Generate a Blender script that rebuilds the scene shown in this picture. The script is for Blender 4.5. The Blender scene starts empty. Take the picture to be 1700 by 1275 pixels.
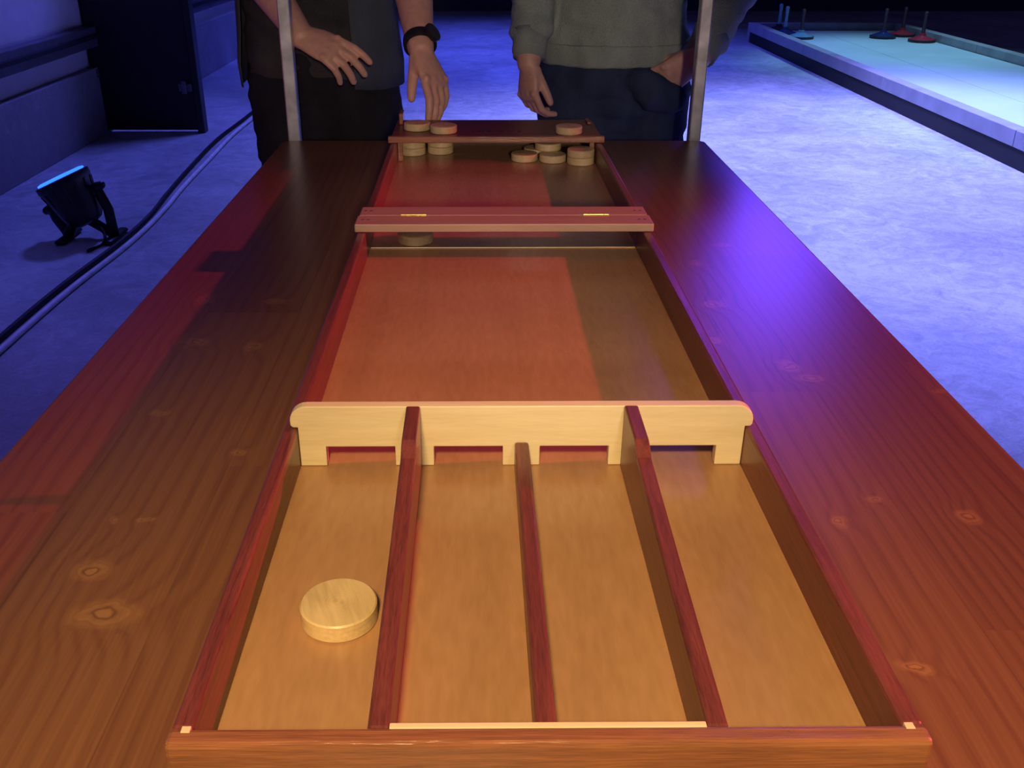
import bpy, bmesh, math, random
from mathutils import Vector, Matrix, noise
random.seed(7)
scene = bpy.context.scene
try:
    scene.view_settings.view_transform = 'Standard'
    scene.view_settings.look = 'None'
except Exception:
    pass
COL = scene.collection

# ------------------------------------------------------------------ materials
def new_mat(name):
    m = bpy.data.materials.new(name); m.use_nodes = True
    nt = m.node_tree
    b = nt.nodes.get('Principled BSDF')
    return m, nt, b

def N(nt, t, **kw):
    n = nt.nodes.new(t)
    for k, v in kw.items():
        setattr(n, k, v)
    return n

def L(nt, a, b):
    nt.links.new(a, b)

def ramp(nt, fac, stops):
    r = N(nt, 'ShaderNodeValToRGB')
    while len(r.color_ramp.elements) > 1:
        r.color_ramp.elements.remove(r.color_ramp.elements[-1])
    r.color_ramp.elements[0].position = stops[0][0]
    r.color_ramp.elements[0].color = (*stops[0][1], 1)
    for p, c in stops[1:]:
        e = r.color_ramp.elements.new(p); e.color = (*c, 1)
    L(nt, fac, r.inputs[0])
    return r.outputs[0]

def math_n(nt, op, a, b=None):
    n = N(nt, 'ShaderNodeMath', operation=op)
    for i, v in enumerate((a, b)):
        if v is None: continue
        if isinstance(v, (int, float)): n.inputs[i].default_value = v
        else: L(nt, v, n.inputs[i])
    return n.outputs[0]

def noise_tex(nt, vec, scale=(1, 1, 1), s=1.0, detail=3, rough=.5, dist=0.0):
    mp = N(nt, 'ShaderNodeMapping'); mp.inputs['Scale'].default_value = scale
    L(nt, vec, mp.inputs[0])
    t = N(nt, 'ShaderNodeTexNoise')
    t.inputs['Scale'].default_value = s; t.inputs['Detail'].default_value = detail
    t.inputs['Roughness'].default_value = rough; t.inputs['Distortion'].default_value = dist
    L(nt, mp.outputs[0], t.inputs['Vector'])
    return t.outputs[0]

def simple(name, col, rough=.5, metal=0.0, var=.15, nscale=20, bump=0.0, emis=None, estr=0, spec=None):
    m, nt, b = new_mat(name)
    tc = N(nt, 'ShaderNodeTexCoord')
    f = noise_tex(nt, tc.outputs['Object'], s=nscale)
    c = ramp(nt, f, [(.3, tuple(x*(1-var) for x in col)), (.7, tuple(min(1, x*(1+var)) for x in col))])
    L(nt, c, b.inputs['Base Color'])
    b.inputs['Roughness'].default_value = rough; b.inputs['Metallic'].default_value = metal
    if spec is not None: b.inputs['Specular IOR Level'].default_value = spec
    if bump:
        bp = N(nt, 'ShaderNodeBump'); bp.inputs['Strength'].default_value = bump
        bp.inputs['Distance'].default_value = .002
        L(nt, f, bp.inputs['Height']); L(nt, bp.outputs[0], b.inputs['Normal'])
    if emis:
        b.inputs['Emission Color'].default_value = (*emis, 1); b.inputs['Emission Strength'].default_value = estr
    return m

def wood(name, dark, light, scale=(60, 3, 60), rough=.4, pores=.5, coat=0.0, bump=.15, spec=.5):
    """straight fine grained wood, grain along object Y"""
    m, nt, b = new_mat(name)
    tc = N(nt, 'ShaderNodeTexCoord')
    f1 = noise_tex(nt, tc.outputs['Object'], scale=scale, s=1.0, detail=4, rough=.6, dist=.4)
    f2 = noise_tex(nt, tc.outputs['Object'], scale=(scale[0]*6, scale[1]*10, scale[2]*6), s=1.0, detail=2)
    f3 = noise_tex(nt, tc.outputs['Object'], scale=(6, 2, 6), s=1.0, detail=2)
    s = math_n(nt, 'ADD', math_n(nt, 'MULTIPLY', f1, 1-pores*.4), math_n(nt, 'MULTIPLY', f2, pores*.4))
    s = math_n(nt, 'ADD', math_n(nt, 'MULTIPLY', s, .7), math_n(nt, 'MULTIPLY', f3, .3))
    c = ramp(nt, s, [(.33, dark), (.66, light)])
    L(nt, c, b.inputs['Base Color'])
    b.inputs['Roughness'].default_value = rough
    b.inputs['Specular IOR Level'].default_value = spec
    b.inputs['Coat Weight'].default_value = coat; b.inputs['Coat Roughness'].default_value = .15
    bp = N(nt, 'ShaderNodeBump'); bp.inputs['Strength'].default_value = bump; bp.inputs['Distance'].default_value = .001
    L(nt, s, bp.inputs['Height']); L(nt, bp.outputs[0], b.inputs['Normal'])
    return m

def table_material():
    m, nt, b = new_mat('stained_pine')
    tc = N(nt, 'ShaderNodeTexCoord')
    pos = tc.outputs['Object']
    sep = N(nt, 'ShaderNodeSeparateXYZ'); L(nt, pos, sep.inputs[0])
    X, Y = sep.outputs[0], sep.outputs[1]
    knots = [(-.303,.599,1.1),(-.276,.546,1.4),(.344,.970,1.2),(.358,.939,.8),(.300,1.161,1.1),(.309,1.324,1.0),(.368,1.409,.8),
             (.299,.665,.6),(.409,.669,.8),(.292,.492,.6),(-.369,1.178,1.2),(-.276,1.171,.9),(-.342,1.037,1.0),(-.272,1.025,.9),
             (-.331,.858,.5),(-.232,.777,.5),(-.31,.667,.4),(-.285,.667,.35),(.275,1.043,.8),(.486,.906,.5),(.339,.699,.45)]
    n0 = N(nt, 'ShaderNodeTexNoise'); n0.inputs['Scale'].default_value = 45; n0.inputs['Detail'].default_value = 3
    L(nt, pos, n0.inputs['Vector'])
    dv = N(nt, 'ShaderNodeVectorMath', operation='SCALE'); L(nt, n0.outputs['Color'], dv.inputs[0]); dv.inputs['Scale'].default_value = .020
    wp = N(nt, 'ShaderNodeVectorMath', operation='ADD'); L(nt, pos, wp.inputs[0]); L(nt, dv.outputs[0], wp.inputs[1])
    tot = None; core = None
    for i_, (kx, ky, ks) in enumerate(knots):
        vs = N(nt, 'ShaderNodeVectorMath', operation='SUBTRACT'); L(nt, wp.outputs[0], vs.inputs[0]); vs.inputs[1].default_value = (kx+.010, ky+.010, 0)
        vm = N(nt, 'ShaderNodeVectorMath', operation='MULTIPLY'); L(nt, vs.outputs[0], vm.inputs[0])
        asp = 1.0 + .35*math.sin(i_*2.3)
        vm.inputs[1].default_value = (1/(.0105*ks*asp), 1/(.0088*ks/asp**.5), 0)
        ln = N(nt, 'ShaderNodeVectorMath', operation='LENGTH'); L(nt, vm.outputs[0], ln.inputs[0])
        d = ln.outputs['Value']
        d2 = math_n(nt, 'MULTIPLY', d, d)
        e = math_n(nt, 'POWER', 2.718, math_n(nt, 'MULTIPLY', d2, -.12))
        e = math_n(nt, 'MULTIPLY', e, ks)
        c = math_n(nt, 'POWER', 2.718, math_n(nt, 'MULTIPLY', d2, -1.0))
        tot = e if tot is None else math_n(nt, 'ADD', tot, e)
        core = c if core is None else math_n(nt, 'ADD', core, c)
    n1 = noise_tex(nt, pos, scale=(4, .55, 1), s=1.0, detail=1, rough=.4)
    n2 = noise_tex(nt, pos, scale=(14, 3, 1), s=1.0, detail=2)
    sx = math_n(nt, 'DIVIDE', X, .118)
    stave = math_n(nt, 'FLOOR', sx)
    row = math_n(nt, 'FLOOR', math_n(nt, 'DIVIDE', math_n(nt, 'ADD', Y, math_n(nt, 'MULTIPLY', stave, .377)), .83))
    cmb = N(nt, 'ShaderNodeCombineXYZ'); L(nt, stave, cmb.inputs[0]); L(nt, row, cmb.inputs[1])
    wn = N(nt, 'ShaderNodeTexWhiteNoise', noise_dimensions='2D'); L(nt, cmb.outputs[0], wn.inputs['Vector'])
    g = math_n(nt, 'MULTIPLY', X, 130)
    g = math_n(nt, 'ADD', g, math_n(nt, 'MULTIPLY', n1, 14))
    g = math_n(nt, 'ADD', g, math_n(nt, 'MULTIPLY', n2, 2.0))
    g = math_n(nt, 'ADD', g, math_n(nt, 'MULTIPLY', tot, 2.2))
    g = math_n(nt, 'ADD', g, math_n(nt, 'MULTIPLY', wn.outputs['Value'], 9))
    s = math_n(nt, 'SINE', math_n(nt, 'MULTIPLY', g, 3.0))
    s = math_n(nt, 'ADD', math_n(nt, 'MULTIPLY', s, .5), .5)
    s = math_n(nt, 'POWER', s, 3)
    fine = noise_tex(nt, pos, scale=(420, 9, 1), s=1.0, detail=2)
    v = math_n(nt, 'ADD', math_n(nt, 'MULTIPLY', s, .16), math_n(nt, 'MULTIPLY', fine, .44))
    v = math_n(nt, 'ADD', v, math_n(nt, 'MULTIPLY', wn.outputs['Value'], .26))
    fr = math_n(nt, 'FRACT', sx)
    sm = math_n(nt, 'ABSOLUTE', math_n(nt, 'SUBTRACT', fr, .5))
    seam_ = math_n(nt, 'GREATER_THAN', sm, .4945)
    v = math_n(nt, 'ADD', v, math_n(nt, 'MULTIPLY', seam_, .16))
    base = ramp(nt, v, [(.12, (.255, .118, .055)), (.5, (.180, .073, .037)), (.9, (.085, .030, .018))])
    kn = ramp(nt, core, [(0, (0, 0, 0)), (.05, (0, 0, 0)), (.35, (.28, .28, .28)), (.62, (.18, .18, .18)), (.85, (.32, .32, .32))])
    mx = N(nt, 'ShaderNodeMix', data_type='RGBA')
    L(nt, kn, mx.inputs[0]); L(nt, base, mx.inputs[6]); mx.inputs[7].default_value = (.60, .32, .12, 1)
    kd = ramp(nt, core, [(0, (1, 1, 1)), (.2, (1, 1, 1)), (.30, (.82, .78, .75)), (.40, (1, 1, 1)), (.6, (1, 1, 1)), (.74, (.55, .5, .45)), (.88, (1, 1, 1))])
    mu = N(nt, 'ShaderNodeMix', data_type='RGBA', blend_type='MULTIPLY'); mu.inputs[0].default_value = 1
    L(nt, mx.outputs[2], mu.inputs[6]); L(nt, kd, mu.inputs[7])
    L(nt, mu.outputs[2], b.inputs['Base Color'])
    b.inputs['Roughness'].default_value = .31
    b.inputs['Specular IOR Level'].default_value = .5
    bp = N(nt, 'ShaderNodeBump'); bp.inputs['Strength'].default_value = .25; bp.inputs['Distance'].default_value = .0006
    L(nt, v, bp.inputs['Height']); L(nt, bp.outputs[0], b.inputs['Normal'])
    return m

def concrete(name, c1, c2, rough=.55, bumpd=.01):
    m, nt, b = new_mat(name)
    tc = N(nt, 'ShaderNodeTexCoord'); p = tc.outputs['Object']
    a = noise_tex(nt, p, s=.9, detail=5, rough=.6, dist=.6)
    bb = noise_tex(nt, p, s=7, detail=8, rough=.72, dist=1.6)
    cc = noise_tex(nt, p, s=24, detail=5, rough=.7, dist=3.0)
    s = math_n(nt, 'ADD', math_n(nt, 'MULTIPLY', a, .44), math_n(nt, 'MULTIPLY', bb, .32))
    s = math_n(nt, 'ADD', s, math_n(nt, 'MULTIPLY', cc, .24))
    c = ramp(nt, s, [(.37, c1), (.50, tuple((x+y)/2 for x, y in zip(c1, c2))), (.59, c2)])
    L(nt, c, b.inputs['Base Color'])
    r = ramp(nt, bb, [(.3, (rough-.15,)*3), (.7, (rough+.15,)*3)])
    L(nt, r, b.inputs['Roughness'])
    bp = N(nt, 'ShaderNodeBump'); bp.inputs['Strength'].default_value = .4; bp.inputs['Distance'].default_value = bumpd
    L(nt, s, bp.inputs['Height']); L(nt, bp.outputs[0], b.inputs['Normal'])
    return m

def puck_material():
    m, nt, b = new_mat('turned_beech')
    tc = N(nt, 'ShaderNodeTexCoord')
    sep = N(nt, 'ShaderNodeSeparateXYZ'); L(nt, tc.outputs['Object'], sep.inputs[0])
    ang = math_n(nt, 'ARCTAN2', sep.outputs[1], sep.outputs[0])
    wv = math_n(nt, 'SINE', math_n(nt, 'MULTIPLY', ang, 2.0))
    rad = N(nt, 'ShaderNodeVectorMath', operation='LENGTH'); L(nt, tc.outputs['Object'], rad.inputs[0])
    rr = math_n(nt, 'SINE', math_n(nt, 'MULTIPLY', rad.outputs['Value'], 5200))
    n = noise_tex(nt, tc.outputs['Object'], scale=(300, 40, 300), s=1.0, detail=3)
    v = math_n(nt, 'ADD', math_n(nt, 'MULTIPLY', wv, .10), math_n(nt, 'ADD', math_n(nt, 'MULTIPLY', n, .6), .2))
    v = math_n(nt, 'ADD', v, math_n(nt, 'MULTIPLY', rr, .03))
    c = ramp(nt, v, [(.3, (.52, .38, .19)), (.65, (.70, .53, .29))])
    L(nt, c, b.inputs['Base Color']); b.inputs['Roughness'].default_value = .42
    return m

M_table = table_material()
M_tableleg = wood('stained_pine_leg', (.12, .03, .012), (.3, .09, .035))
M_mahog = wood('mahogany_rail', (.065, .018, .018), (.24, .064, .054), scale=(220, 8, 220), rough=.32, pores=1, bump=.5)
M_mahog2 = wood('mahogany_plank', (.13, .026, .02), (.22, .048, .035), scale=(8, 200, 200), rough=.35, pores=1)
M_bed = wood('beech_plywood_bed', (.34, .180, .085), (.46, .258, .130), scale=(30, 4, 30), rough=.27, pores=1.2, bump=.05, spec=.5)
M_gate = wood('pale_beech', (.64, .54, .34), (.78, .68, .47), scale=(10, 130, 130), rough=.45, pores=.8, bump=.1)
M_bar = wood('pinkish_beech_bar', (.38, .24, .16), (.52, .35, .24), scale=(7, 130, 130), rough=.42, pores=.8)
M_puck = puck_material()
M_brass = simple('brass', (.85, .6, .18), .3, 1.0)
M_screw = simple('screw_steel', (.25, .2, .18), .4, .8)
M_steel = simple('galvanised_steel', (.60, .59, .62), .38, .8, var=.25, nscale=30)
M_floor = concrete('concrete_floor', (.26, .28, .29), (.56, .60, .60), .5)
M_wall = concrete('painted_wall', (.55, .52, .55), (.68, .65, .68), .7, .003)
M_plinth = concrete('concrete_plinth', (.22, .21, .22), (.36, .35, .36), .8, .004)
M_black = simple('black_panel', (.006, .007, .012), .5)
M_blackp = simple('black_plastic', (.012, .012, .014), .4)
M_grayrail = simple('gray_metal', (.13, .13, .15), .5, .4)
M_cablew = simple('white_cable_rubber', (.85, .85, .86), .5)
M_cableb = simple('black_cable_rubber', (.01, .01, .012), .6)
M_led = simple('blue_led', (.05, .1, .8), .3, emis=(.008, .06, .9), estr=6)
M_lane = simple('lane_sheet', (.60, .72, .74), .45, var=.06, nscale=2.5)
M_curb = simple('white_curb', (.34, .34, .36), .6, var=.14, nscale=6)
M_dark = simple('near_black', (.010, .010, .013), .8)

# ------------------------------------------------------------------ mesh helpers
def link(ob, parent=None):
    COL.objects.link(ob)
    if parent is not None:
        ob.parent = parent
    return ob

def obj_from_bm(name, bm, mat, parent=None, smooth=False):
    me = bpy.data.meshes.new(name)
    bmesh.ops.recalc_face_normals(bm, faces=bm.faces)
    bm.to_mesh(me); bm.free()
    if mat: me.materials.append(mat)
    if smooth:
        for p in me.polygons: p.use_smooth = True
    ob = bpy.data.objects.new(name, me)
    return link(ob, parent)

def add_box(bm, x0, x1, y0, y1, z0, z1, bevel=0.0, seg=2):
    mt = Matrix.Translation(((x0+x1)/2, (y0+y1)/2, (z0+z1)/2)) @ Matrix.Diagonal((x1-x0, y1-y0, z1-z0, 1))
    r = bmesh.ops.create_cube(bm, size=1, matrix=mt)
    if bevel:
        es = set()
        for v in r['verts']:
            es.update(v.link_edges)
        bmesh.ops.bevel(bm, geom=list(es), offset=bevel, segments=seg, affect='EDGES', profile=.5)

def box(name, x0, x1, y0, y1, z0, z1, mat, bevel=.0015, parent=None):
    bm = bmesh.new(); add_box(bm, x0, x1, y0, y1, z0, z1, bevel)
    return obj_from_bm(name, bm, mat, parent)

def extrude_poly(name, pts, axis, a0, a1, mat, parent=None, bevel=.001):
    bm = bmesh.new()
    def P(p, a):
        return (a, p[0], p[1]) if axis == 'x' else (p[0], a, p[1])
    v0 = [bm.verts.new(P(p, a0)) for p in pts]
    v1 = [bm.verts.new(P(p, a1)) for p in pts]
    bm.faces.new(v0); bm.faces.new(v1[::-1])
    n = len(pts)
    for i in range(n):
        bm.faces.new((v0[i], v0[(i+1) % n], v1[(i+1) % n], v1[i]))
    bmesh.ops.recalc_face_normals(bm, faces=bm.faces)
    if bevel:
        es = [e for e in bm.edges if len(e.link_faces) == 2 and e.calc_face_angle(0) > .8]
        bmesh.ops.bevel(bm, geom=es, offset=bevel, segments=2, affect='EDGES', profile=.5)
    return obj_from_bm(name, bm, mat, parent)

def lathe(name, prof, mat, parent=None, n=48, smooth=True, mtx=None):
    bm = bmesh.new(); rings = []
    for r, z in prof:
        if r < 1e-6:
            rings.append([bm.verts.new((0, 0, z))])
        else:
            rings.append([bm.verts.new((r*math.cos(2*math.pi*i/n), r*math.sin(2*math.pi*i/n), z)) for i in range(n)])
    for a, b in zip(rings, rings[1:]):
        for i in range(n):
            j = (i+1) % n
            if len(a) == 1: bm.faces.new((a[0], b[i], b[j]))
            elif len(b) == 1: bm.faces.new((a[i], a[j], b[0]))
            else: bm.faces.new((a[i], a[j], b[j], b[i]))
    if mtx is not None: bmesh.ops.transform(bm, matrix=mtx, verts=bm.verts)
    ob = obj_from_bm(name, bm, mat, parent, smooth)
    if smooth:
        md = ob.modifiers.new('es', 'EDGE_SPLIT'); md.split_angle = math.radians(30)
    return ob

def tube(bm, pts, secs, ref=(1, 0, 0), n=20, cap=True):
    pts = [Vector(p) for p in pts]
    secs = [(s, s) if isinstance(s, (int, float)) else s for s in secs]
    ref = Vector(ref)
    m = len(pts); rings = []
    def frame(t):
        a = ref - t*ref.dot(t)
        if a.length < 1e-4: a = t.orthogonal()
        a.normalize(); return a, t.cross(a)
    def ring(c, a, b, rx, ry):
        return [bm.verts.new(c + a*rx*math.cos(2*math.pi*i/n) + b*ry*math.sin(2*math.pi*i/n)) for i in range(n)]
    T = []
    for i in range(m):
        if i == 0: t = pts[1]-pts[0]
        elif i == m-1: t = pts[-1]-pts[-2]
        else: t = (pts[i+1]-pts[i]).normalized() + (pts[i]-pts[i-1]).normalized()
        T.append(t.normalized())
    a, b = frame(T[0]); rr = min(secs[0])
    if cap:
        p0 = bm.verts.new(pts[0]-T[0]*rr)
        for ang in (60, 30):
            c_, s_ = math.cos(math.radians(ang)), math.sin(math.radians(ang))
            rings.append(ring(pts[0]-T[0]*rr*s_, a, b, secs[0][0]*c_, secs[0][1]*c_))
    for i in range(m):
        a, b = frame(T[i]); rings.append(ring(pts[i], a, b, *secs[i]))
    rr = min(secs[-1])
    if cap:
        for ang in (30, 60):
            c_, s_ = math.cos(math.radians(ang)), math.sin(math.radians(ang))
            rings.append(ring(pts[-1]+T[-1]*rr*s_, a, b, secs[-1][0]*c_, secs[-1][1]*c_))
        p1 = bm.verts.new(pts[-1]+T[-1]*rr)
    for r0, r1 in zip(rings, rings[1:]):
        for i in range(n):
            j = (i+1) % n; bm.faces.new((r0[i], r0[j], r1[j], r1[i]))
    if cap:
        for i in range(n):
            j = (i+1) % n
            bm.faces.new((p0, rings[0][j], rings[0][i])); bm.faces.new((p1, rings[-1][i], rings[-1][j]))
    else:
        bm.faces.new(rings[0][::-1]); bm.faces.new(rings[-1])

def blob(bm, c, r, rot=None):
    mt = Matrix.Translation(c) @ (rot or Matrix.Identity(4)) @ Matrix.Diagonal((*r, 1))
    bmesh.ops.create_uvsphere(bm, u_segments=24, v_segments=16, radius=1, matrix=mt)

def remeshed(name, bm, voxel, mat, parent=None, smooth_it=3, disp=None):
    me = bpy.data.meshes.new(name+'_src')
    bmesh.ops.recalc_face_normals(bm, faces=bm.faces)
    bm.to_mesh(me); bm.free()
    ob = bpy.data.objects.new(name+'_src', me); COL.objects.link(ob)
    md = ob.modifiers.new('r', 'REMESH'); md.mode = 'VOXEL'; md.voxel_size = voxel
    if smooth_it:
        sm = ob.modifiers.new('s', 'SMOOTH'); sm.factor = .5; sm.iterations = smooth_it
    dg = bpy.context.evaluated_depsgraph_get(); dg.update()
    nm = bpy.data.meshes.new_from_object(ob.evaluated_get(dg))
    nm.name = name
    bpy.data.objects.remove(ob)
    if disp:
        ns = [v.normal.copy() for v in nm.vertices]
        for v, nn in zip(nm.vertices, ns):
            v.co += nn*disp(v.co)
    nm.materials.clear(); nm.materials.append(mat)
    for p in nm.polygons: p.use_smooth = True
    o = bpy.data.objects.new(name, nm)
    return link(o, parent)

def curve_tube(name, pts, r, mat, parent=None):
    cu = bpy.data.curves.new(name, 'CURVE'); cu.dimensions = '3D'; cu.bevel_depth = r; cu.bevel_resolution = 4
    sp = cu.splines.new('BEZIER'); sp.bezier_points.add(len(pts)-1)
    for bp_, p in zip(sp.bezier_points, pts):
        bp_.co = p; bp_.handle_left_type = bp_.handle_right_type = 'AUTO'
    cu.resolution_u = 10; cu.use_fill_caps = True
    tmp = bpy.data.objects.new('t', cu); COL.objects.link(tmp)
    dg = bpy.context.evaluated_depsgraph_get(); dg.update()
    me = bpy.data.meshes.new_from_object(tmp.evaluated_get(dg))
    bpy.data.objects.remove(tmp)
    me.materials.clear(); me.materials.append(mat)
    for p in me.polygons: p.use_smooth = True
    return link(bpy.data.objects.new(name, me), parent)

def empty(name, loc=(0, 0, 0), rz=0.0):
    e = bpy.data.objects.new(name, None); e.empty_display_size = .1
    e.location = loc; e.rotation_euler = (0, 0, rz)
    return link(e)

def tag(ob, label, cat, group=None):
    ob['label'] = label; ob['category'] = cat
    if group: ob['group'] = group

def struct(ob, label=None):
    ob['kind'] = 'structure'
    if label: ob['label'] = label
    return ob

# ------------------------------------------------------------------ camera
cam = bpy.data.cameras.new('camera'); cam.sensor_width = 36
cam.lens = 33.46; cam.shift_x = .0276; cam.clip_start = .02
co = bpy.data.objects.new('camera', cam); COL.objects.link(co)
co.location = (0, 0, 1.30); co.rotation_euler = (math.radians(63.8), 0, 0)
scene.camera = co

# ------------------------------------------------------------------ setting
struct(box('floor', -2.6, 9, -2, 15.5, -.1, 0, M_floor, 0), 'worn grey concrete hall floor')
struct(box('wall_left', -2.75, -2.55, -2, 15.5, 0, 3.6, M_wall, 0), 'white painted hall wall')
struct(box('wall_back', -2.75, 9, 15.5, 15.7, 0, 3.6, simple('back_wall_paint', (.06, .06, .10), .9), 0), 'dark hall back wall')
struct(box('baseboard_left', -2.55, -2.50, -2, 15.5, 0, .42, M_plinth, .004), 'concrete plinth along the wall')
ws = box('trim_1', -2.55, -2.47, -2, 15.4, .55, .67, M_grayrail, .006); struct(ws, 'grey steel guard rail on the wall')
struct(box('trim_2', -2.50, -2.455, -2, 15.4, .60, .625, M_dark, .003), 'dark groove strip of the guard rail')

# ------------------------------------------------------------------ table
TZ = .845
table = empty('table', (0, 0, 0)); tag(table, 'long red-brown stained pine table carrying the game board', 'table')
bm = bmesh.new()
x0, x1, y0, y1 = -.452, .497, -.35, 2.17
rc = .018; pts = []
for cx, cy, a0 in ((x1-rc, y1-rc, 0), (x0+rc, y1-rc, 90), (x0+rc, y0+rc, 180), (x1-rc, y0+rc, 270)):
    for k in range(5):
        a = math.radians(a0+k*22.5); pts.append((cx+rc*math.cos(a), cy+rc*math.sin(a)))
vb = [bm.verts.new((p[0], p[1], TZ-.04)) for p in pts]; vt = [bm.verts.new((p[0], p[1], TZ)) for p in pts]
bm.faces.new(vb[::-1]); ft = bm.faces.new(vt)
for i in range(len(pts)):
    j = (i+1) % len(pts); bm.faces.new((vb[i], vb[j], vt[j], vt[i]))
bmesh.ops.bevel(bm, geom=list(ft.edges), offset=.004, segments=3, affect='EDGES', profile=.5)
obj_from_bm('table_top', bm, M_table, table)
box('apron', -.39, .44, -.28, 2.06, TZ-.13, TZ-.042, M_tableleg, .003, table)
for lx in (-.39, .36):
    for ly in (-.28, 1.98):
        box('leg', lx, lx+.08, ly, ly+.08, 0, TZ-.13, M_tableleg, .005, table)

# ------------------------------------------------------------------ shuffleboard
B = empty('shuffleboard_game', (.0352, .369, TZ+.0005), math.radians(.42))
tag(B, 'wooden sliding-puck table game with mahogany rails, beech gate and scoring lanes', 'shuffleboard')
HW, HI = .2045, .1925
FZ, RZ = .022, .060
def part(o, label=None):
    if label: o['label'] = label
    return o
SP = .953
box('playing_surface', -HI-.002, HI+.002, .008, SP-.001, .010, FZ, M_bed, 0, B)
box('playing_surface', -HI-.002, HI+.002, SP+.001, 1.67, .010, FZ, M_bed, 0, B)
for s in (-1, 1):
    xa, xb = sorted((s*HW, s*HI))
    box('side_rail', xa, xb, .0125, SP-.001, 0, RZ, M_mahog, .0022, B)
    box('side_rail', xa, xb, SP+.001, 1.67, 0, RZ, M_mahog, .0022, B)
    box('corner_joint', min(s*.1935, s*.1985), max(s*.1935, s*.1985), .009, .0135, .030, RZ+.0004, M_gate, .0003, B)
M_mahogx = wood('mahogany_cross', (.12, .048, .026), (.38, .16, .075), scale=(8, 220, 220), rough=.26, pores=1, bump=.7)
box('front_rail', -HW-.001, HW+.001, 0, .0125, 0, RZ, M_mahogx, .0028, B)
box('end_rail', -HW, HW, 1.67, 1.682, 0, RZ, M_mahogx, .002, B)
part(box('stop_strip', -.0865, .0865, .0125, .0165, FZ, RZ-.001, M_gate, .0006, B), 'pale beech strip')
GT = .081
op = [-.1394, -.0460, .0460, .1394]; ow = .0299; oh = FZ+.0195
out = [(-HI+.0003, FZ+.0005)]
for c in op:
    out += [(c-ow, FZ+.0005), (c-ow, oh), (c+ow, oh), (c+ow, FZ+.0005)]
out += [(HI-.0003, FZ+.0005), (HI-.0003, RZ+.0005), (.1965, RZ+.0005), (.1983, .0625)]
for k in range(0, 7):
    a = math.radians(k*15); out.append((.184+.0145*math.cos(a), .067+.0138*math.sin(a)))
for k in range(6, -1, -1):
    a = math.radians(k*15); out.append((-.184-.0145*math.cos(a), .067+.0138*math.sin(a)))
out += [(-.1983, .0625), (-.1965, RZ+.0005), (-HI+.0003, RZ+.0005)]
part(extrude_poly('scoring_gate', out, 'y', .348, .358, M_gate, B, .0009), 'pale beech gate with four openings')
for cx in (-.0925, .0925):
    pr = [(.0126, FZ), (.0126, RZ-.001), (.16, RZ+.006), (.274, RZ+.0135), (.284, GT-.0015), (.29, GT+.0005), (.3475, GT+.001), (.3475, FZ)]
    extrude_poly('divider', pr, 'x', cx-.006, cx+.006, M_mahog, B, .0018)
pr = [(.0168, FZ), (.0168, FZ+.026), (.342, FZ+.026), (.3475, FZ+.024), (.3475, FZ)]
extrude_poly('divider', pr, 'x', -.006, .006, M_mahog, B, .0020)
def bar(y0, y1, hw):
    ob = box('cross_bar', -hw, hw, y0, y1, RZ+.0005, RZ+.0120, M_bar, .0015, B); ob['label'] = 'pinkish beech hinged cross bar'
    return ob
bar(.909, SP-.0008, .2075); bar(SP+.0008, .997, .2055)
for hx in (-.128, .132):
    bmh = bmesh.new()
    add_box(bmh, hx-.018, hx+.018, SP-.0045, SP-.0006, RZ+.0119, RZ+.0124, .0002)
    add_box(bmh, hx-.018, hx+.018, SP+.0006, SP+.0045, RZ+.0119, RZ+.0124, .0002)
    for k in range(5):
        tube(bmh, [(hx-.018+k*.0073, SP, RZ+.0126), (hx-.018+k*.0073+.0064, SP, RZ+.0126)], [.0011, .0011], (0, 1, 0), 10, False)
    obj_from_bm('hinge', bmh, M_brass, B)['label'] = 'small brass butt hinge'
for sx in (-.198, -.190, .190, .198):
    for sy in (.931, .975):
        lathe('screw', [(0, RZ+.0119), (.0020, RZ+.0119), (.0020, RZ+.0125), (0, RZ+.0125)], M_screw, B, 12, False,
              Matrix.Translation((sx, sy, 0)))
m, nt, b_ = new_mat('clear_acrylic')
b_.inputs['Base Color'].default_value = (.95, .97, 1, 1); b_.inputs['Transmission Weight'].default_value = 1
b_.inputs['IOR'].default_value = 1.25
tcx = N(nt, 'ShaderNodeTexCoord'); nz = noise_tex(nt, tcx.outputs['Object'], s=30)
L(nt, ramp(nt, nz, [(.3, (.02,)*3), (.7, (.05,)*3)]), b_.inputs['Roughness'])
M_acr = m
box('clear_guard', -HI+.001, HI-.001, .958, .960, FZ+.001, RZ, M_acr, 0, B)['label'] = 'clear acrylic guard plate'
box('guard_sill', -HI+.001, HI-.001, .9560, .9576, FZ+.0002, FZ+.0014, M_gate, .0002, B)
bm = bmesh.new(); add_box(bm, -.2035, .2035, 1.4985, 1.664, RZ+.001, RZ+.011, .002)
cov = obj_from_bm('end_cover', bm, M_mahog2, B); cov['label'] = 'red mahogany cover plank at the starting end'
box('cover_bar', -.209, .209, 1.486, 1.498, RZ+.0004, RZ+.0125, M_mahogx, .0015, B)
for s in (-1, 1):
    box('cover_support', min(s*.1915, s*.182), max(s*.1915, s*.182), 1.499, 1.507, FZ+.0003, RZ+.0008, M_mahogx, .001, B)
    box('rack_peg', min(s*.196, s*.188), max(s*.196, s*.188), 1.61, 1.655, RZ+.0112, RZ+(.034 if s < 0 else .016), M_mahogx, .002, B)
bm = bmesh.new(); xx = -.045
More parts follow.
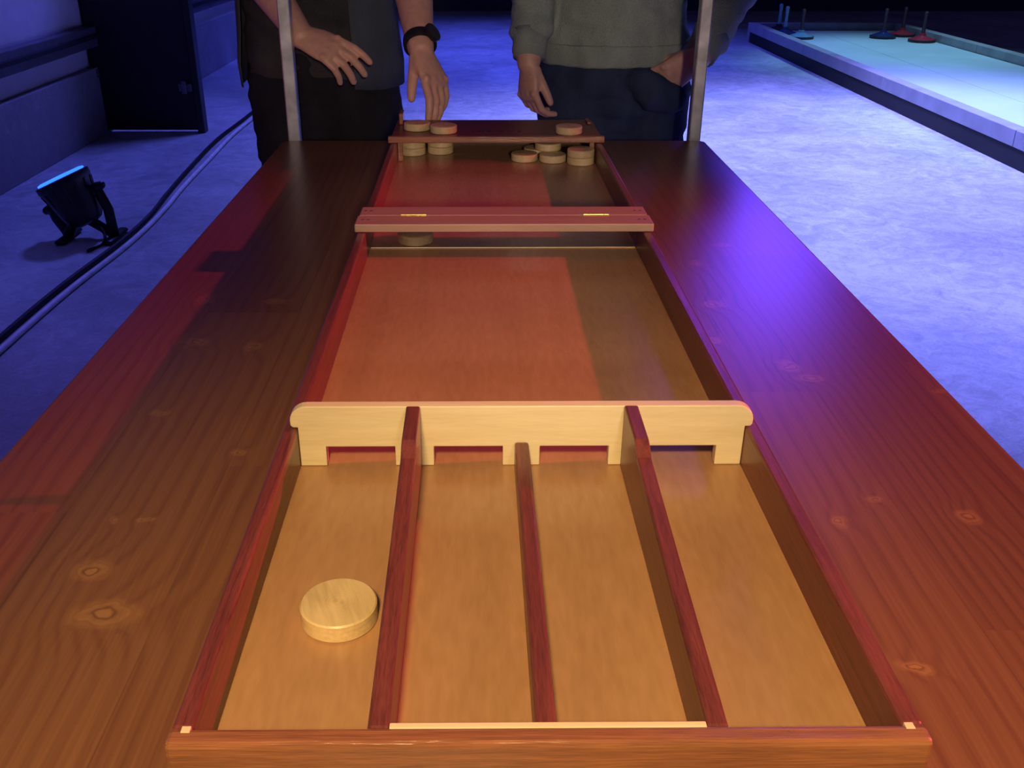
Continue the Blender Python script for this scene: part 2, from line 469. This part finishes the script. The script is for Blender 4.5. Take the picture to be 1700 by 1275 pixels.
for k in range(10):
    w_ = random.uniform(.005, .0075)
    add_box(bm, xx, xx+.0016, 1.535, 1.552, RZ+.0111, RZ+.0113)
    if k % 3 != 1: add_box(bm, xx+.0016, xx+w_, 1.535 if k % 2 else 1.549, 1.538 if k % 2 else 1.552, RZ+.0111, RZ+.0113)
    if k % 2: add_box(bm, xx+w_-.0016, xx+w_, 1.535, 1.552, RZ+.0111, RZ+.0113)
    xx += w_+.004
obj_from_bm('worn_print', bm, simple('faded_ink', (.05, .012, .015), .5), B)

# pucks
PH = .014
prof = [(0, 0), (.0250, 0), (.0262, .0012), (.0262, PH-.0012), (.0252, PH-.0001), (.0240, PH), (0, PH-.0001)]
fz = TZ+.0005+FZ+.0003; cz = TZ+.0005+RZ+.0114
P = [(-.0987, .515, fz, 'pale turned beech puck lying alone in a scoring lane'),
     (.080, 1.880, fz, 'beech puck on the board under the cover edge'), (.135, 1.872, fz, 'beech puck on the board under the cover edge'),
     (.188, 1.852, fz, 'beech puck at the bottom of a stack of two'), (.188, 1.852, fz+PH+.0003, 'beech puck on top of a stack of two'),
     (.107, 1.930, fz, 'beech puck on the board under the cover edge'), (.128, 1.912, fz+PH+.0003, 'beech puck resting across two other pucks'),
     (-.144, 1.935, fz, 'beech puck on the board beneath the cover plank'), (-.088, 1.947, fz, 'beech puck on the board beneath the cover plank'),
     (-.144, 1.935, fz+PH+.0003, 'beech puck stacked beneath the cover plank'), (-.088, 1.947, fz+PH+.0003, 'beech puck stacked beneath the cover plank'),
     (-.133, 1.932, cz, 'beech puck lying on the red cover plank'), (-.0790, 1.905, cz, 'beech puck on the cover plank near a reaching hand'),
     (.167, 1.897, cz, 'beech puck lying on the red cover plank'),
     (-.1007, 1.358, fz, 'beech puck behind the clear guard plate')]
first = None
for i, (px, py, pz, lb) in enumerate(P):
    if first is None:
        o = lathe('puck', prof, M_puck); first = o
    else:
        o = first.copy(); COL.objects.link(o)
    o.location = (px, py, pz); o.rotation_euler = (0, 0, random.uniform(0, 3) if i else .35)
    tag(o, lb, 'puck', 'wooden game pucks')

# ------------------------------------------------------------------ metal posts
for px in (-.430, .478):
    e = empty('metal_post', (px, 2.195, 0)); tag(e, 'galvanised square steel post standing behind the table end', 'post')
    box('tube', -.0135, .0135, -.0135, .0135, .006, 2.15, M_steel, .003, e)
    box('foot_plate', -.06, .06, -.02, .10, 0, .006, M_steel, .001, e)
    box('cap', -.0145, .0145, -.0145, .0145, 2.15, 2.158, M_blackp, .002, e)

# ------------------------------------------------------------------ black panel
e = empty('black_partition_panel', (-2.2, 6.45, 0)); tag(e, 'tall matt black partition panel standing against the wall', 'partition')
box('panel', -.34, .30, -.02, .04, .02, 2.3, M_black, .004, e)
box('edge_frame', .3005, .345, -.03, .06, 0, 2.3, M_blackp, .004, e)
box('edge_frame', -.345, -.3405, -.03, .06, 0, 2.3, M_blackp, .003, e)
for lx, lz in ((-.34, .36), (.25, .27)):
    bm = bmesh.new()
    add_box(bm, lx-.035, lx+.05, -.05, -.031, lz, lz+.05, .003)
    add_box(bm, lx-.01, lx+.02, -.075, -.051, lz-.01, lz+.07, .004)
    obj_from_bm('latch', bm, M_grayrail, e)['label'] = 'grey metal latch'

# ------------------------------------------------------------------ stage light
def stage_light():
    e = empty('stage_light', (-1.76, 4.12, 0)); tag(e, 'black LED stage light tilted upward on floor bracket, glowing blue', 'stage light')
    ax = Vector((-.40, .05, .90)).normalized()
    rot = ax.to_track_quat('Z', 'Y').to_matrix().to_4x4()
    mt = Matrix.Translation((-.045, 0, .185)) @ rot
    body = [(0, -.125), (.045, -.124), (.068, -.115), (.082, -.095), (.092, -.06), (.100, -.02), (.108, .03), (.116, .06), (.121, .07), (.121, .094), (.112, .096), (.106, .092), (0, .090)]
    lathe('housing', body, M_blackp, e, 40, True, mt)
    lathe('lens', [(0, .0905), (.106, .0925), (.106, .1045), (.09, .1085), (0, .110)], M_led, e, 40, True, mt)
    bm = bmesh.new()
    for k in range(14):
        a = 2*math.pi*k/14
        m2 = mt @ Matrix.Rotation(a, 4, 'Z')
        c0 = m2 @ Vector((.078, 0, -.09)); c1 = m2 @ Vector((.114, 0, .06))
        tube(bm, [c0, c1], [.006, .006], (0, 0, 1), 8, False)
    obj_from_bm('cooling_fins', bm, M_blackp, e)
    for s, out_ in ((-1, -.10), (1, .11)):
        bm = bmesh.new()
        for side in (-1, 1):
            c = mt @ Vector((0, side*.124, .0))
            ft_ = Vector((out_, c.y*.75, .012)); md_ = (c+ft_)/2 + Vector((s*.015, 0, .015))
            tube(bm, [c, md_, ft_], [(.008, .024)]*3, (0, 1, 0), 10, True)
        tube(bm, [Vector((out_, -.10, .012)), Vector((out_, .10, .012))], [(.024, .011)]*2, (1, 0, 0), 10, True)
        obj_from_bm('yoke', bm, M_blackp, e, True)
    for side in (-1, 1):
        c = mt @ Vector((0, side*.128, 0))
        bm = bmesh.new(); tube(bm, [c, c+(mt.to_3x3() @ Vector((0, side*.025, 0)))], [.022, .018], (0, 0, 1), 12, True)
        obj_from_bm('locking_knob', bm, M_blackp, e)
    c = mt @ Vector((0, 0, -.115))
    curve_tube('lead', [c, c+Vector((.05, .0, -.03)), Vector((.08, -.05, .010)), Vector((.06, -.20, .008))], .007, M_cableb, e)
stage_light()

WC = [(-1.565, .8), (-1.59, 2.0), (-1.598, 2.90), (-1.590, 3.43), (-1.553, 4.08), (-1.562, 4.55), (-1.59, 4.95), (-1.62, 5.66), (-1.645, 6.3), (-1.64, 6.8), (-1.635, 7.21), (-1.65, 9), (-1.6, 12)]
cb = curve_tube('power_cable', [(a, b_c, .0110) for a, b_c in WC], .0105, M_cablew)
tag(cb, 'white rubber cable snaking along the concrete floor', 'cable')
BC = [(-1.63, .8), (-1.645, 2.0), (-1.645, 2.9), (-1.638, 3.43), (-1.598, 4.08), (-1.600, 4.45), (-1.635, 4.85), (-1.68, 5.5), (-1.71, 6.2), (-1.695, 6.8), (-1.69, 7.4), (-1.71, 9), (-1.66, 12)]
cb = curve_tube('power_cable', [(a, b_c, .0115) for a, b_c in BC], .0110, M_cableb)
tag(cb, 'black rubber cable running beside a white one', 'cable')

# ------------------------------------------------------------------ curling lane
e = empty('curling_lane', (3.8, 6.5, 0)); tag(e, 'raised ice-stock lane with pale sheet and white timber curbs', 'playing lane')
def lb(name, x0, x1, y0, y1, z0, z1, mat, bv=.004):
    return box(name, x0-3.8, x1-3.8, y0-6.5, y1-6.5, z0, z1, mat, bv, e)
lb('platform', 3.035, 4.78, 1.5, 11.5, 0, .110, M_dark)  # near-black colour stands in for the shadow gap between floor and curb
lb('lane_surface', 3.13, 3.765, 1.5, 11.45, .1105, .130, M_lane, .001)
lb('lane_surface', 3.77, 4.66, 1.5, 11.45, .1105, .130, M_lane, .001)
for k in range(5):
    lb('curb', 3.03, 3.125, 1.5+k*2.0, 1.5+k*2.0+1.994, .1105, .205, M_curb)
    lb('curb', 4.67, 4.77, 1.5+k*2.0, 1.5+k*2.0+1.994, .1105, .205, M_curb)
lb('curb', 3.03, 4.77, 11.505, 11.6, .0, .205, M_curb)

def stock(x, y, z, col, stick, lab):
    s_ = empty('ice_stock', (x, y, z)); tag(s_, lab, 'ice stock', 'ice stocks on the lane')
    lathe('base', [(0, 0), (.123, 0), (.130, .008), (.130, .022), (.120, .030), (.07, .048), (.035, .062), (.03, .085), (0, .085)], col, s_, 28)
    lathe('base_ring', [(.1302, .006), (.134, .006), (.134, .026), (.1302, .026), (.1302, .006)], M_blackp, s_, 28)
    lathe('handle', [(0, .08), (.020, .08), (.018, .13), (.015, .19), (.018, .25), (.021, .28), (.014, .295), (0, .295)], stick, s_, 14)
M_red = simple('red_plastic', (.42, .03, .05), .35); M_blu = simple('blue_plastic', (.02, .03, .12), .35)
M_stick = simple('dark_stick', (.05, .02, .03), .5); M_cy = simple('cyan_plastic', (.18, .35, .42), .4)
LZ = .1305
stock(4.52, 10.38, LZ, M_red, M_stick, 'ice stock with red base and dark upright handle')
stock(4.52, 10.90, LZ, M_red, M_stick, 'ice stock with red base and dark upright handle')
stock(4.245, 10.72, LZ, M_blu, M_stick, 'ice stock with dark blue base and dark upright handle')
stock(3.28, 11.00, LZ, M_blu, M_cy, 'ice stock with dark blue base and cyan handle')
stock(3.30, 11.31, LZ, M_blackp, M_cy, 'ice stock with black base and cyan handle')
stock(3.36, 10.68, LZ, M_cy, M_stick, 'ice stock with cyan base beside the lane end')

# ------------------------------------------------------------------ people
def fabric(name, c1, c2, scale=600, rough=.9, fold=18, fstr=.5):
    m, nt, b = new_mat(name)
    tc = N(nt, 'ShaderNodeTexCoord'); p = tc.outputs['Object']
    n1 = noise_tex(nt, p, s=scale, detail=2); n2 = noise_tex(nt, p, scale=(1, 1, .45), s=fold, detail=3)
    s = math_n(nt, 'ADD', math_n(nt, 'MULTIPLY', n1, .45), math_n(nt, 'MULTIPLY', n2, .55))
    L(nt, ramp(nt, s, [(.35, c1), (.65, c2)]), b.inputs['Base Color'])
    b.inputs['Roughness'].default_value = rough; b.inputs['Specular IOR Level'].default_value = .2
    bp = N(nt, 'ShaderNodeBump'); bp.inputs['Strength'].default_value = fstr; bp.inputs['Distance'].default_value = .01
    L(nt, s, bp.inputs['Height']); L(nt, bp.outputs[0], b.inputs['Normal'])
    return m

def skin(name, c):
    m, nt, b = new_mat(name)
    tc = N(nt, 'ShaderNodeTexCoord')
    n1 = noise_tex(nt, tc.outputs['Object'], s=60, detail=3)
    L(nt, ramp(nt, n1, [(.3, tuple(x*.85 for x in c)), (.7, c)]), b.inputs['Base Color'])
    b.inputs['Roughness'].default_value = .5
    b.inputs['Subsurface Weight'].default_value = .08; b.inputs['Subsurface Radius'].default_value = (.01, .004, .002)
    return m
M_skin = skin('skin', (.72, .38, .28)); M_skin2 = skin('skin_light', (.58, .32, .25))
M_hair = fabric('brown_hair', (.03, .015, .008), (.09, .05, .025), 300)

def rotv(v, axis, ang):
    return Matrix.Rotation(ang, 3, axis) @ v

def hand(bm, w, d, back, right, spread=4, thumb=(.62, .75, -.25), sc=1.0, curls=None):
    w = Vector(w); d = Vector(d).normalized(); back = Vector(back); back = (back-d*back.dot(d)).normalized()
    th = back.cross(d) if right else d.cross(back)
    def q(a, b_, c): return w + (d*a + th*b_ + back*c)*sc
    tube(bm, [q(-.012, 0, 0), q(.015, .001, 0), q(.04, .002, .001), q(.066, 0, .002), q(.086, 0, .001)],
         [(.029*sc, .021*sc), (.033*sc, .0195*sc), (.039*sc, .0175*sc), (.042*sc, .0150*sc), (.040*sc, .0120*sc)], th, 24)
    tube(bm, [q(.02, .022, -.008), q(.05, .030, -.008)], [.015*sc, .011*sc], th, 14)
    specs = [(.0315, (.041, .025, .021), 1.2), (.0105, (.045, .029, .022), .35), (-.0110, (.042, .027, .022), -.5), (-.0315, (.033, .020, .019), -1.5)]
    for i, (off, ls, sp) in enumerate(specs):
        dirv = (d*math.cos(math.radians(spread*sp)) + th*math.sin(math.radians(spread*sp))).normalized()
        a2 = dirv.cross(back).normalized()
        p = q(.080, off, .001); pts = [p-dirv*.01*sc]; pts.append(p); ang = 0
        cc = curls[i]
        for j, l in enumerate(ls):
            ang -= math.radians(cc[j])
            dv = rotv(dirv, a2, ang)
            p = p + dv*l*sc; pts.append(p)
        r = .0094*sc if i < 3 else .0083*sc
        tube(bm, pts, [r*1.05, r*1.08, r*1.02, r*.96, r*.84], th, 14)
        blob(bm, q(.078, off, .007), (r*1.0, r*1.0, r*.9))
    tv = (d*thumb[0]+th*thumb[1]+back*thumb[2]).normalized(); tv2 = (tv*.8+d*.5-back*.15).normalized()
    p0 = q(.018, .018, -.006); p1 = p0+tv*.040*sc; p2 = p1+(tv*.6+tv2*.4).normalized()*.030*sc; p3 = p2+tv2*.022*sc
    tube(bm, [p0, p1, p2, p3], [.0160*sc, .0128*sc, .0112*sc, .0094*sc], back, 14)

def head(bm, c):
    x, y, z = c
    blob(bm, (x, y+.012, z+.03), (.076, .094, .092))
    blob(bm, (x, y-.012, z-.02), (.064, .072, .085))
    blob(bm, (x, y-.030, z-.082), (.042, .042, .032))
    tube(bm, [(x, y-.080, z+.012), (x, y-.103, z-.024)], [.009, .014], (1, 0, 0), 12)
    blob(bm, (x, y-.082, z-.056), (.026, .012, .006)); blob(bm, (x, y-.080, z-.066), (.022, .012, .007))
    blob(bm, (x, y-.078, z+.024), (.05, .012, .008))
    for s in (-1, 1):
        blob(bm, (x+s*.079, y+.01, z-.005), (.009, .02, .032)); blob(bm, (x+s*.04, y-.06, z-.02), (.022, .02, .02))

def foldfn(a, sx, sz, seed):
    def f(co):
        return a*noise.noise(Vector((co.x*sx+seed, co.y*sx, co.z*sz))) + a*.5*noise.noise(Vector((co.x*sx*2.3, co.y*sx*2.3+seed, co.z*sz*2.6+co.x*6)))
    return f

M_eye = simple('eye_white', (.75, .75, .75), .2); M_iris = simple('iris_brown', (.08, .04, .02), .2); M_shoe = simple('shoe_leather', (.02, .02, .025), .5)
def build_person(cx, cy, H, arms, sleeve_frac, pants_mat, top_mat, skin_mat, hem, seed, lean, label, legs, torso_w=1.0, pocket=None):
    bm = bmesh.new()
    k = H/1.80
    T = [(.90, .125, .075, 0), (.95, .145, .095, 0), (1.02, .148, .100, 0), (1.12, .144, .100, -.3), (1.25, .158, .112, -.7), (1.38, .172, .115, -1), (1.47, .150, .088, -1.1)]
    tp = [(cx, cy+.005+lean*t[3], t[0]*k) for t in T]
    tube(bm, tp, [(t[1]*torso_w, t[2]) for t in T], (1, 0, 0), 32)
    ntop = Vector((cx, cy-lean*1.1-.005, 1.47*k))
    hc = Vector((cx, cy-lean*1.25-.03, 1.665*k))
    tube(bm, [ntop, hc-Vector((0, -.02, .06))], [.064, .058], (1, 0, 0), 20)
    head(bm, hc)
    for lg in legs:
        hp, kn, an, toe = [Vector(p) for p in lg]
        tube(bm, [hp, (hp+kn)/2, kn, kn*.62+an*.38, an], [.078, .072, .054, .054, .038], (1, 0, 0), 20)
        tube(bm, [an+Vector((0, .04, -.045)), an*.5+toe*.5+Vector((0, 0, -.03)), toe], [.032, (.042, .03), (.04, .02)], (1, 0, 0), 16)
    for a in arms:
        sh, el, wr = Vector(a['shoulder']), Vector(a['elbow']), Vector(a['wrist'])
        inn = Vector((cx, cy-lean, sh.z))
        tube(bm, [sh*.55+inn*.45, sh], [.062, .056], (0, 1, 0), 18)
        tube(bm, [sh, sh*.5+el*.5, el, el*.72+wr*.28, wr], [.054, .047, .042, .046, .0285], (0, 0, 1), 20)
        hand(bm, wr, **a['hand'])
    body = remeshed('person', bm, .0032, skin_mat, None, 2)
    tag(body, label, 'person')
    for s in (-1, 1):
        b2 = bmesh.new(); blob(b2, (hc.x+s*.031, hc.y-.074, hc.z+.006), (.011, .011, .010))
        obj_from_bm('eye', b2, M_eye, body, True)
        b2 = bmesh.new(); blob(b2, (hc.x+s*.031, hc.y-.0825, hc.z+.006), (.005, .003, .005))
        obj_from_bm('iris', b2, M_iris, body, True)
    b2 = bmesh.new()
    blob(b2, (hc.x, hc.y+.022, hc.z+.045), (.083, .098, .088)); blob(b2, (hc.x, hc.y+.055, hc.z-.01), (.075, .06, .07))
    bmesh.ops.bisect_plane(b2, geom=b2.verts[:]+b2.edges[:]+b2.faces[:], plane_co=(hc.x, hc.y-.055, hc.z+.04), plane_no=(0, -1, -.55), clear_outer=True)
    obj_from_bm('hair', b2, M_hair, body, True)
    bm = bmesh.new()
    tube(bm, [(cx, cy, .86*k), (cx, cy, .93*k), (cx, cy+.002, .99*k), (cx, cy, 1.035*k)], [(.163*torso_w, .118), (.178*torso_w, .124), (.170*torso_w, .120), (.162*torso_w, .114)], (1, 0, 0), 36)
    for lg in legs:
        hp, kn, an, toe = [Vector(p) for p in lg]
        tube(bm, [hp+Vector((0, -.01, -.01)), (hp+kn)/2, kn, kn*.55+an*.45, an+Vector((0, .01, .0))], [.106, .094, .077, .071, .062], (1, 0, 0), 24)
    if pocket:
        tube(bm, pocket[0], pocket[1], (1, 0, 0), 20)
    pants = remeshed('jeans', bm, .006, pants_mat, body, 4, foldfn(.009, 9, 18, seed))
    bm = bmesh.new()
    rings = [(hem, .172, .124), (hem+.03, .178, .130), (hem+.07, .172, .128), (1.12*k, .165, .122), (1.25*k, .174, .128), (1.38*k, .184, .13), (1.475*k, .160, .100)]
    lx = [0, 0, 0, .3, .7, 1, 1.1]
    tube(bm, [(cx, cy-lean*l, r[0]) for r, l in zip(rings, lx)], [(r[1]*torso_w, r[2]) for r in rings], (1, 0, 0), 36, False)
    for a in arms:
        sh, el, wr = Vector(a['shoulder']), Vector(a['elbow']), Vector(a['wrist'])
        inn = Vector((cx, cy-lean, sh.z))
        tube(bm, [sh*.5+inn*.5, sh], [.078, .070], (0, 1, 0), 18)
        if sleeve_frac < 1:
            e2 = sh*(1-sleeve_frac)+el*sleeve_frac
            tube(bm, [sh, sh*.5+e2*.5, e2], [.070, .066, .066], (0, 0, 1), 20, False)
        else:
            dd = (wr-el).normalized(); fl = (wr-el).length
            tube(bm, [sh, sh*.5+el*.5, el, el*.6+wr*.4, el+dd*(fl-.075), el+dd*(fl-.050)], [.070, .064, .060, .056, .050, .041], (0, 0, 1), 22, True)
    topo = remeshed('sweatshirt' if sleeve_frac >= 1 else 'shirt', bm, .006, top_mat, body, 3, foldfn(.018, 7, 12, seed+5))
    for lg in legs:
        an, toe = Vector(lg[2]), Vector(lg[3])
        b2 = bmesh.new()
        tube(b2, [an+Vector((0, .05, -.045)), an*.5+toe*.5+Vector((0, 0, -.02)), toe+Vector((0, -.01, 0))], [(.040, .044), (.05, .042), (.046, .03)], (1, 0, 0), 20)
        tube(b2, [an+Vector((0, .01, -.05)), an+Vector((0, .01, .0))], [.045, .046], (1, 0, 0), 18)
        for v in b2.verts: v.co.z = max(v.co.z, .012)
        obj_from_bm('shoe', b2, M_shoe, body, True)
        b2 = bmesh.new(); ang = math.atan2(toe.y-an.y, toe.x-an.x); c = (an+toe)/2; n = 28; lo = []; hi = []
        for i in range(n):
            t = 2*math.pi*i/n; u = .135*math.cos(t)+.0; v_ = (.046+.008*math.cos(t))*math.sin(t)
            xx_ = c.x+u*math.cos(ang)-v_*math.sin(ang); yy_ = c.y+u*math.sin(ang)+v_*math.cos(ang)
            lo.append(b2.verts.new((xx_, yy_, 0))); hi.append(b2.verts.new((xx_, yy_, .014)))
        b2.faces.new(lo[::-1]); b2.faces.new(hi)
        for i in range(n): b2.faces.new((lo[i], lo[(i+1) % n], hi[(i+1) % n], hi[i]))
        obj_from_bm('sole', b2, M_cablew, body, False)
    return body, pants, topo, hc

M_jeanb = fabric('black_denim', (.010, .010, .014), (.024, .024, .032), 700)
M_jeanu = fabric('dark_blue_denim', (.016, .026, .065), (.042, .062, .13), 700)
M_shirt = fabric('charcoal_cotton', (.032, .030, .034), (.065, .060, .065), 500)
M_sweat = fabric('grey_sweatshirt', (.22, .27, .24), (.36, .42, .38), 380, fstr=.8)
M_over = fabric('grey_blue_overshirt', (.05, .055, .07), (.085, .095, .12), 500)

lcx, lcy = -.405, 2.49
armsL = [dict(shoulder=(lcx-.19, 2.46, 1.475), elbow=(-.550, 2.43, 1.21), wrist=(-.405, 2.235, 1.060),
              hand=dict(d=(.88, -.34, -.33), back=(.0, -.60, .76), right=True, spread=2, sc=.97,
                        curls=[(6, 20, 14), (14, 26, 16), (22, 32, 18), (30, 34, 20)], thumb=(.84, .46, -.32))),
         dict(shoulder=(lcx+.19, 2.43, 1.475), elbow=(-.170, 2.36, 1.215), wrist=(-.134, 2.130, 1.046),
              hand=dict(d=(.38, -.46, -.80), back=(.72, -.55, .38), right=False, spread=2.5, sc=.95,
                        curls=[(8, 20, 12), (12, 24, 14), (16, 27, 15), (22, 28, 18)], thumb=(.88, .34, -.45)))]
legsL = [((lcx-.085, 2.50, .90), (lcx-.075, 2.46, .50), (lcx-.10, 2.50, .095), (lcx-.115, 2.36, .035)),
         ((lcx+.088, 2.50, .90), (lcx+.10, 2.46, .50), (lcx+.12, 2.50, .095), (lcx+.14, 2.36, .035))]
pl, pj, ps, hcL = build_person(lcx, lcy, 1.80, armsL, .8, M_jeanb, M_shirt, M_skin, .945, 1.3, .03,
    'person in charcoal shirt and black jeans reaching toward the pucks', legsL, 1.05)
bm = bmesh.new(); zs = [.925, .98, 1.06, 1.15, 1.27, 1.38, 1.47]; rws = [(.202, .147), (.204, .150), (.196, .146), (.192, .144), (.200, .150), (.208, .152), (.184, .122)]
lns = [0, 0, .1, .3, .7, 1, 1.1]; cols = []
for z, (rx, ry), ln_ in zip(zs, rws, lns):
    row_ = []
    for i in range(61):
        a = math.radians(-62 + i*265/60)
        wv_ = .004*math.sin(a*7+z*9)
        row_.append(bm.verts.new((lcx+(rx+wv_)*math.cos(a), lcy-.03*ln_+(ry+wv_)*math.sin(a), z+.006*math.sin(a*3))))
    cols.append(row_)
for r0, r1 in zip(cols, cols[1:]):
    for i in range(60): bm.faces.new((r0[i], r0[i+1], r1[i+1], r1[i]))
ov = obj_from_bm('overshirt', bm, M_over, pl, True); ov['label'] = 'open grey-blue overshirt'
sd = ov.modifiers.new('s', 'SOLIDIFY'); sd.thickness = .003
wr = Vector(armsL[1]['wrist']); el = Vector(armsL[1]['elbow']); ax = (wr-el).normalized()
wc = wr-ax*.018
mt = Matrix.Translation(wc) @ ax.to_track_quat('Z', 'Y').to_matrix().to_4x4()
lathe('watch_strap', [(.030, -.011), (.0355, -.010), (.0365, 0), (.0355, .010), (.030, .011), (.030, -.011)], M_blackp, pl, 32, True, mt)
up = Vector((.75, -.45, .45)); up = (up-ax*up.dot(ax)).normalized()
mt2 = Matrix.Translation(wc+up*.032) @ up.to_track_quat('Z', 'Y').to_matrix().to_4x4()
lathe('watch_case', [(0, 0), (.019, 0), (.0205, .003), (.0205, .009), (.0185, .011), (0, .011)], M_blackp, pl, 32, True, mt2)

rcx, rcy = .330, 2.52
armsR = [dict(shoulder=(rcx-.19, 2.50, 1.475), elbow=(.125, 2.50, 1.19), wrist=(.108, 2.395, .982),
              hand=dict(d=(.02, -.15, -.98), back=(-.80, -.5, .1), right=True, spread=2.5, sc=.92,
                        curls=[(26, 36, 24), (30, 37, 26), (34, 38, 26), (38, 38, 28)], thumb=(.88, .34, -.35))),
         dict(shoulder=(rcx+.19, 2.50, 1.475), elbow=(.640, 2.545, 1.155), wrist=(.512, 2.388, .992),
              hand=dict(d=(-.80, .16, -.54), back=(.30, -.93, .05), right=False, spread=2, sc=.97,
                        curls=[(14, 25, 15)]*4, thumb=(.90, .25, -.35)))]
legsR = [((rcx-.092, 2.53, .90), (rcx-.10, 2.49, .50), (rcx-.12, 2.53, .095), (rcx-.14, 2.39, .035)),
         ((rcx+.092, 2.53, .90), (rcx+.10, 2.49, .50), (rcx+.12, 2.53, .095), (rcx+.14, 2.39, .035))]
pr_, pj2, ps2, hcR = build_person(rcx, rcy, 1.82, armsR, 1.0, M_jeanu, M_sweat, M_skin2, .985, 8.1, .0,
    'person in grey sweatshirt and blue jeans, one hand in pocket', legsR, 1.07,
    pocket=([(.470, 2.400, .895), (.415, 2.392, .915), (.370, 2.402, .945)], [(.040, .030), (.050, .036), (.030, .026)]))
M_rib = fabric('rib_knit', (.20, .24, .22), (.33, .38, .35), 500)
bm = bmesh.new()
tube(bm, [(rcx, rcy, .968), (rcx, rcy, .982), (rcx, rcy, 1.02)], [(.186, .128), (.191, .131), (.194, .134)], (1, 0, 0), 48, False)
remeshed('ribbed_hem', bm, .005, M_rib, pr_, 2, foldfn(.004, 14, 3, 3))
for a in armsR:
    wr = Vector(a['wrist']); el = Vector(a['elbow']); ax = (wr-el).normalized()
    bm = bmesh.new(); tube(bm, [wr-ax*.075, wr-ax*.05, wr-ax*.012], [.046, .042, .039], (0, 0, 1), 28, False)
    obj_from_bm('cuff', bm, M_rib, pr_, True)

# ------------------------------------------------------------------ lights
def spot(name, loc, target, power, col, ang, blend=.5, size=.1):
    ld = bpy.data.lights.new(name, 'SPOT'); ld.energy = power; ld.color = col; ld.spot_size = math.radians(ang); ld.spot_blend = blend; ld.shadow_soft_size = size
    o = bpy.data.objects.new(name, ld); COL.objects.link(o); o.location = loc
    o.rotation_euler = (Vector(target)-Vector(loc)).to_track_quat('-Z', 'Y').to_euler()
    return o
spot('warm_lamp', (-.1, -.65, 2.05), (.02, .27, .85), 170, (1, .68, .29), 50, 1.0, .10)
spot('people_fill', (.25, -1.6, 1.62), (-.05, 2.45, 1.00), 150, (1, .80, .62), 20, .7, .08)  # added fill from the camera side, brightens people and far pucks
spot('red_lamp', (3.6, 1.1, 2.08), (0, .85, .85), 600, (1, .07, .17), 36, .8, .03)
spot('mauve_fill', (-.2, 1.6, 3.4), (0, 1.2, .85), 15, (1, .28, .34), 46, .9, .5)
spot('blue_flood', (2.2, 6.4, 4.6), (2.3, 5.8, 0), 3900, (.24, .25, 1), 84, .9, .3)
spot('blue_flood', (.2, 10.5, 4.6), (.2, 10.5, 0), 1300, (.08, .10, 1), 90, .9, .3)
spot('blue_flood', (3.3, 2.9, 4.2), (3.1, 2.9, 0), 1100, (.19, .18, 1), 64, .9, .3)
spot('blue_flood', (-1.3, 7.0, 4.2), (-1.6, 5.9, 0), 480, (.12, .13, 1), 76, .9, .3)
spot('blue_flood', (-1.9, 2.8, 3.6), (-1.9, 2.6, 0), 110, (.15, .13, 1), 50, .9, .3)
spot('cyan_flood', (4.1, 6.2, 4.2), (4.1, 6.6, 0), 500, (.30, .66, 1), 54, .9, .3)
spot('cyan_flood', (4.1, 9.4, 4.2), (4.1, 9.6, 0), 560, (.30, .66, 1), 50, .9, .3)
spot('violet_lamp', (1.75, 5.4, 2.25), (.52, 1.25, .85), 130, (.12, .06, 1), 11, .9, .34)

w = bpy.data.worlds.new('world'); scene.world = w; w.use_nodes = True
bg = w.node_tree.nodes['Background']; bg.inputs[0].default_value = (.035, .03, .14, 1); bg.inputs[1].default_value = .3
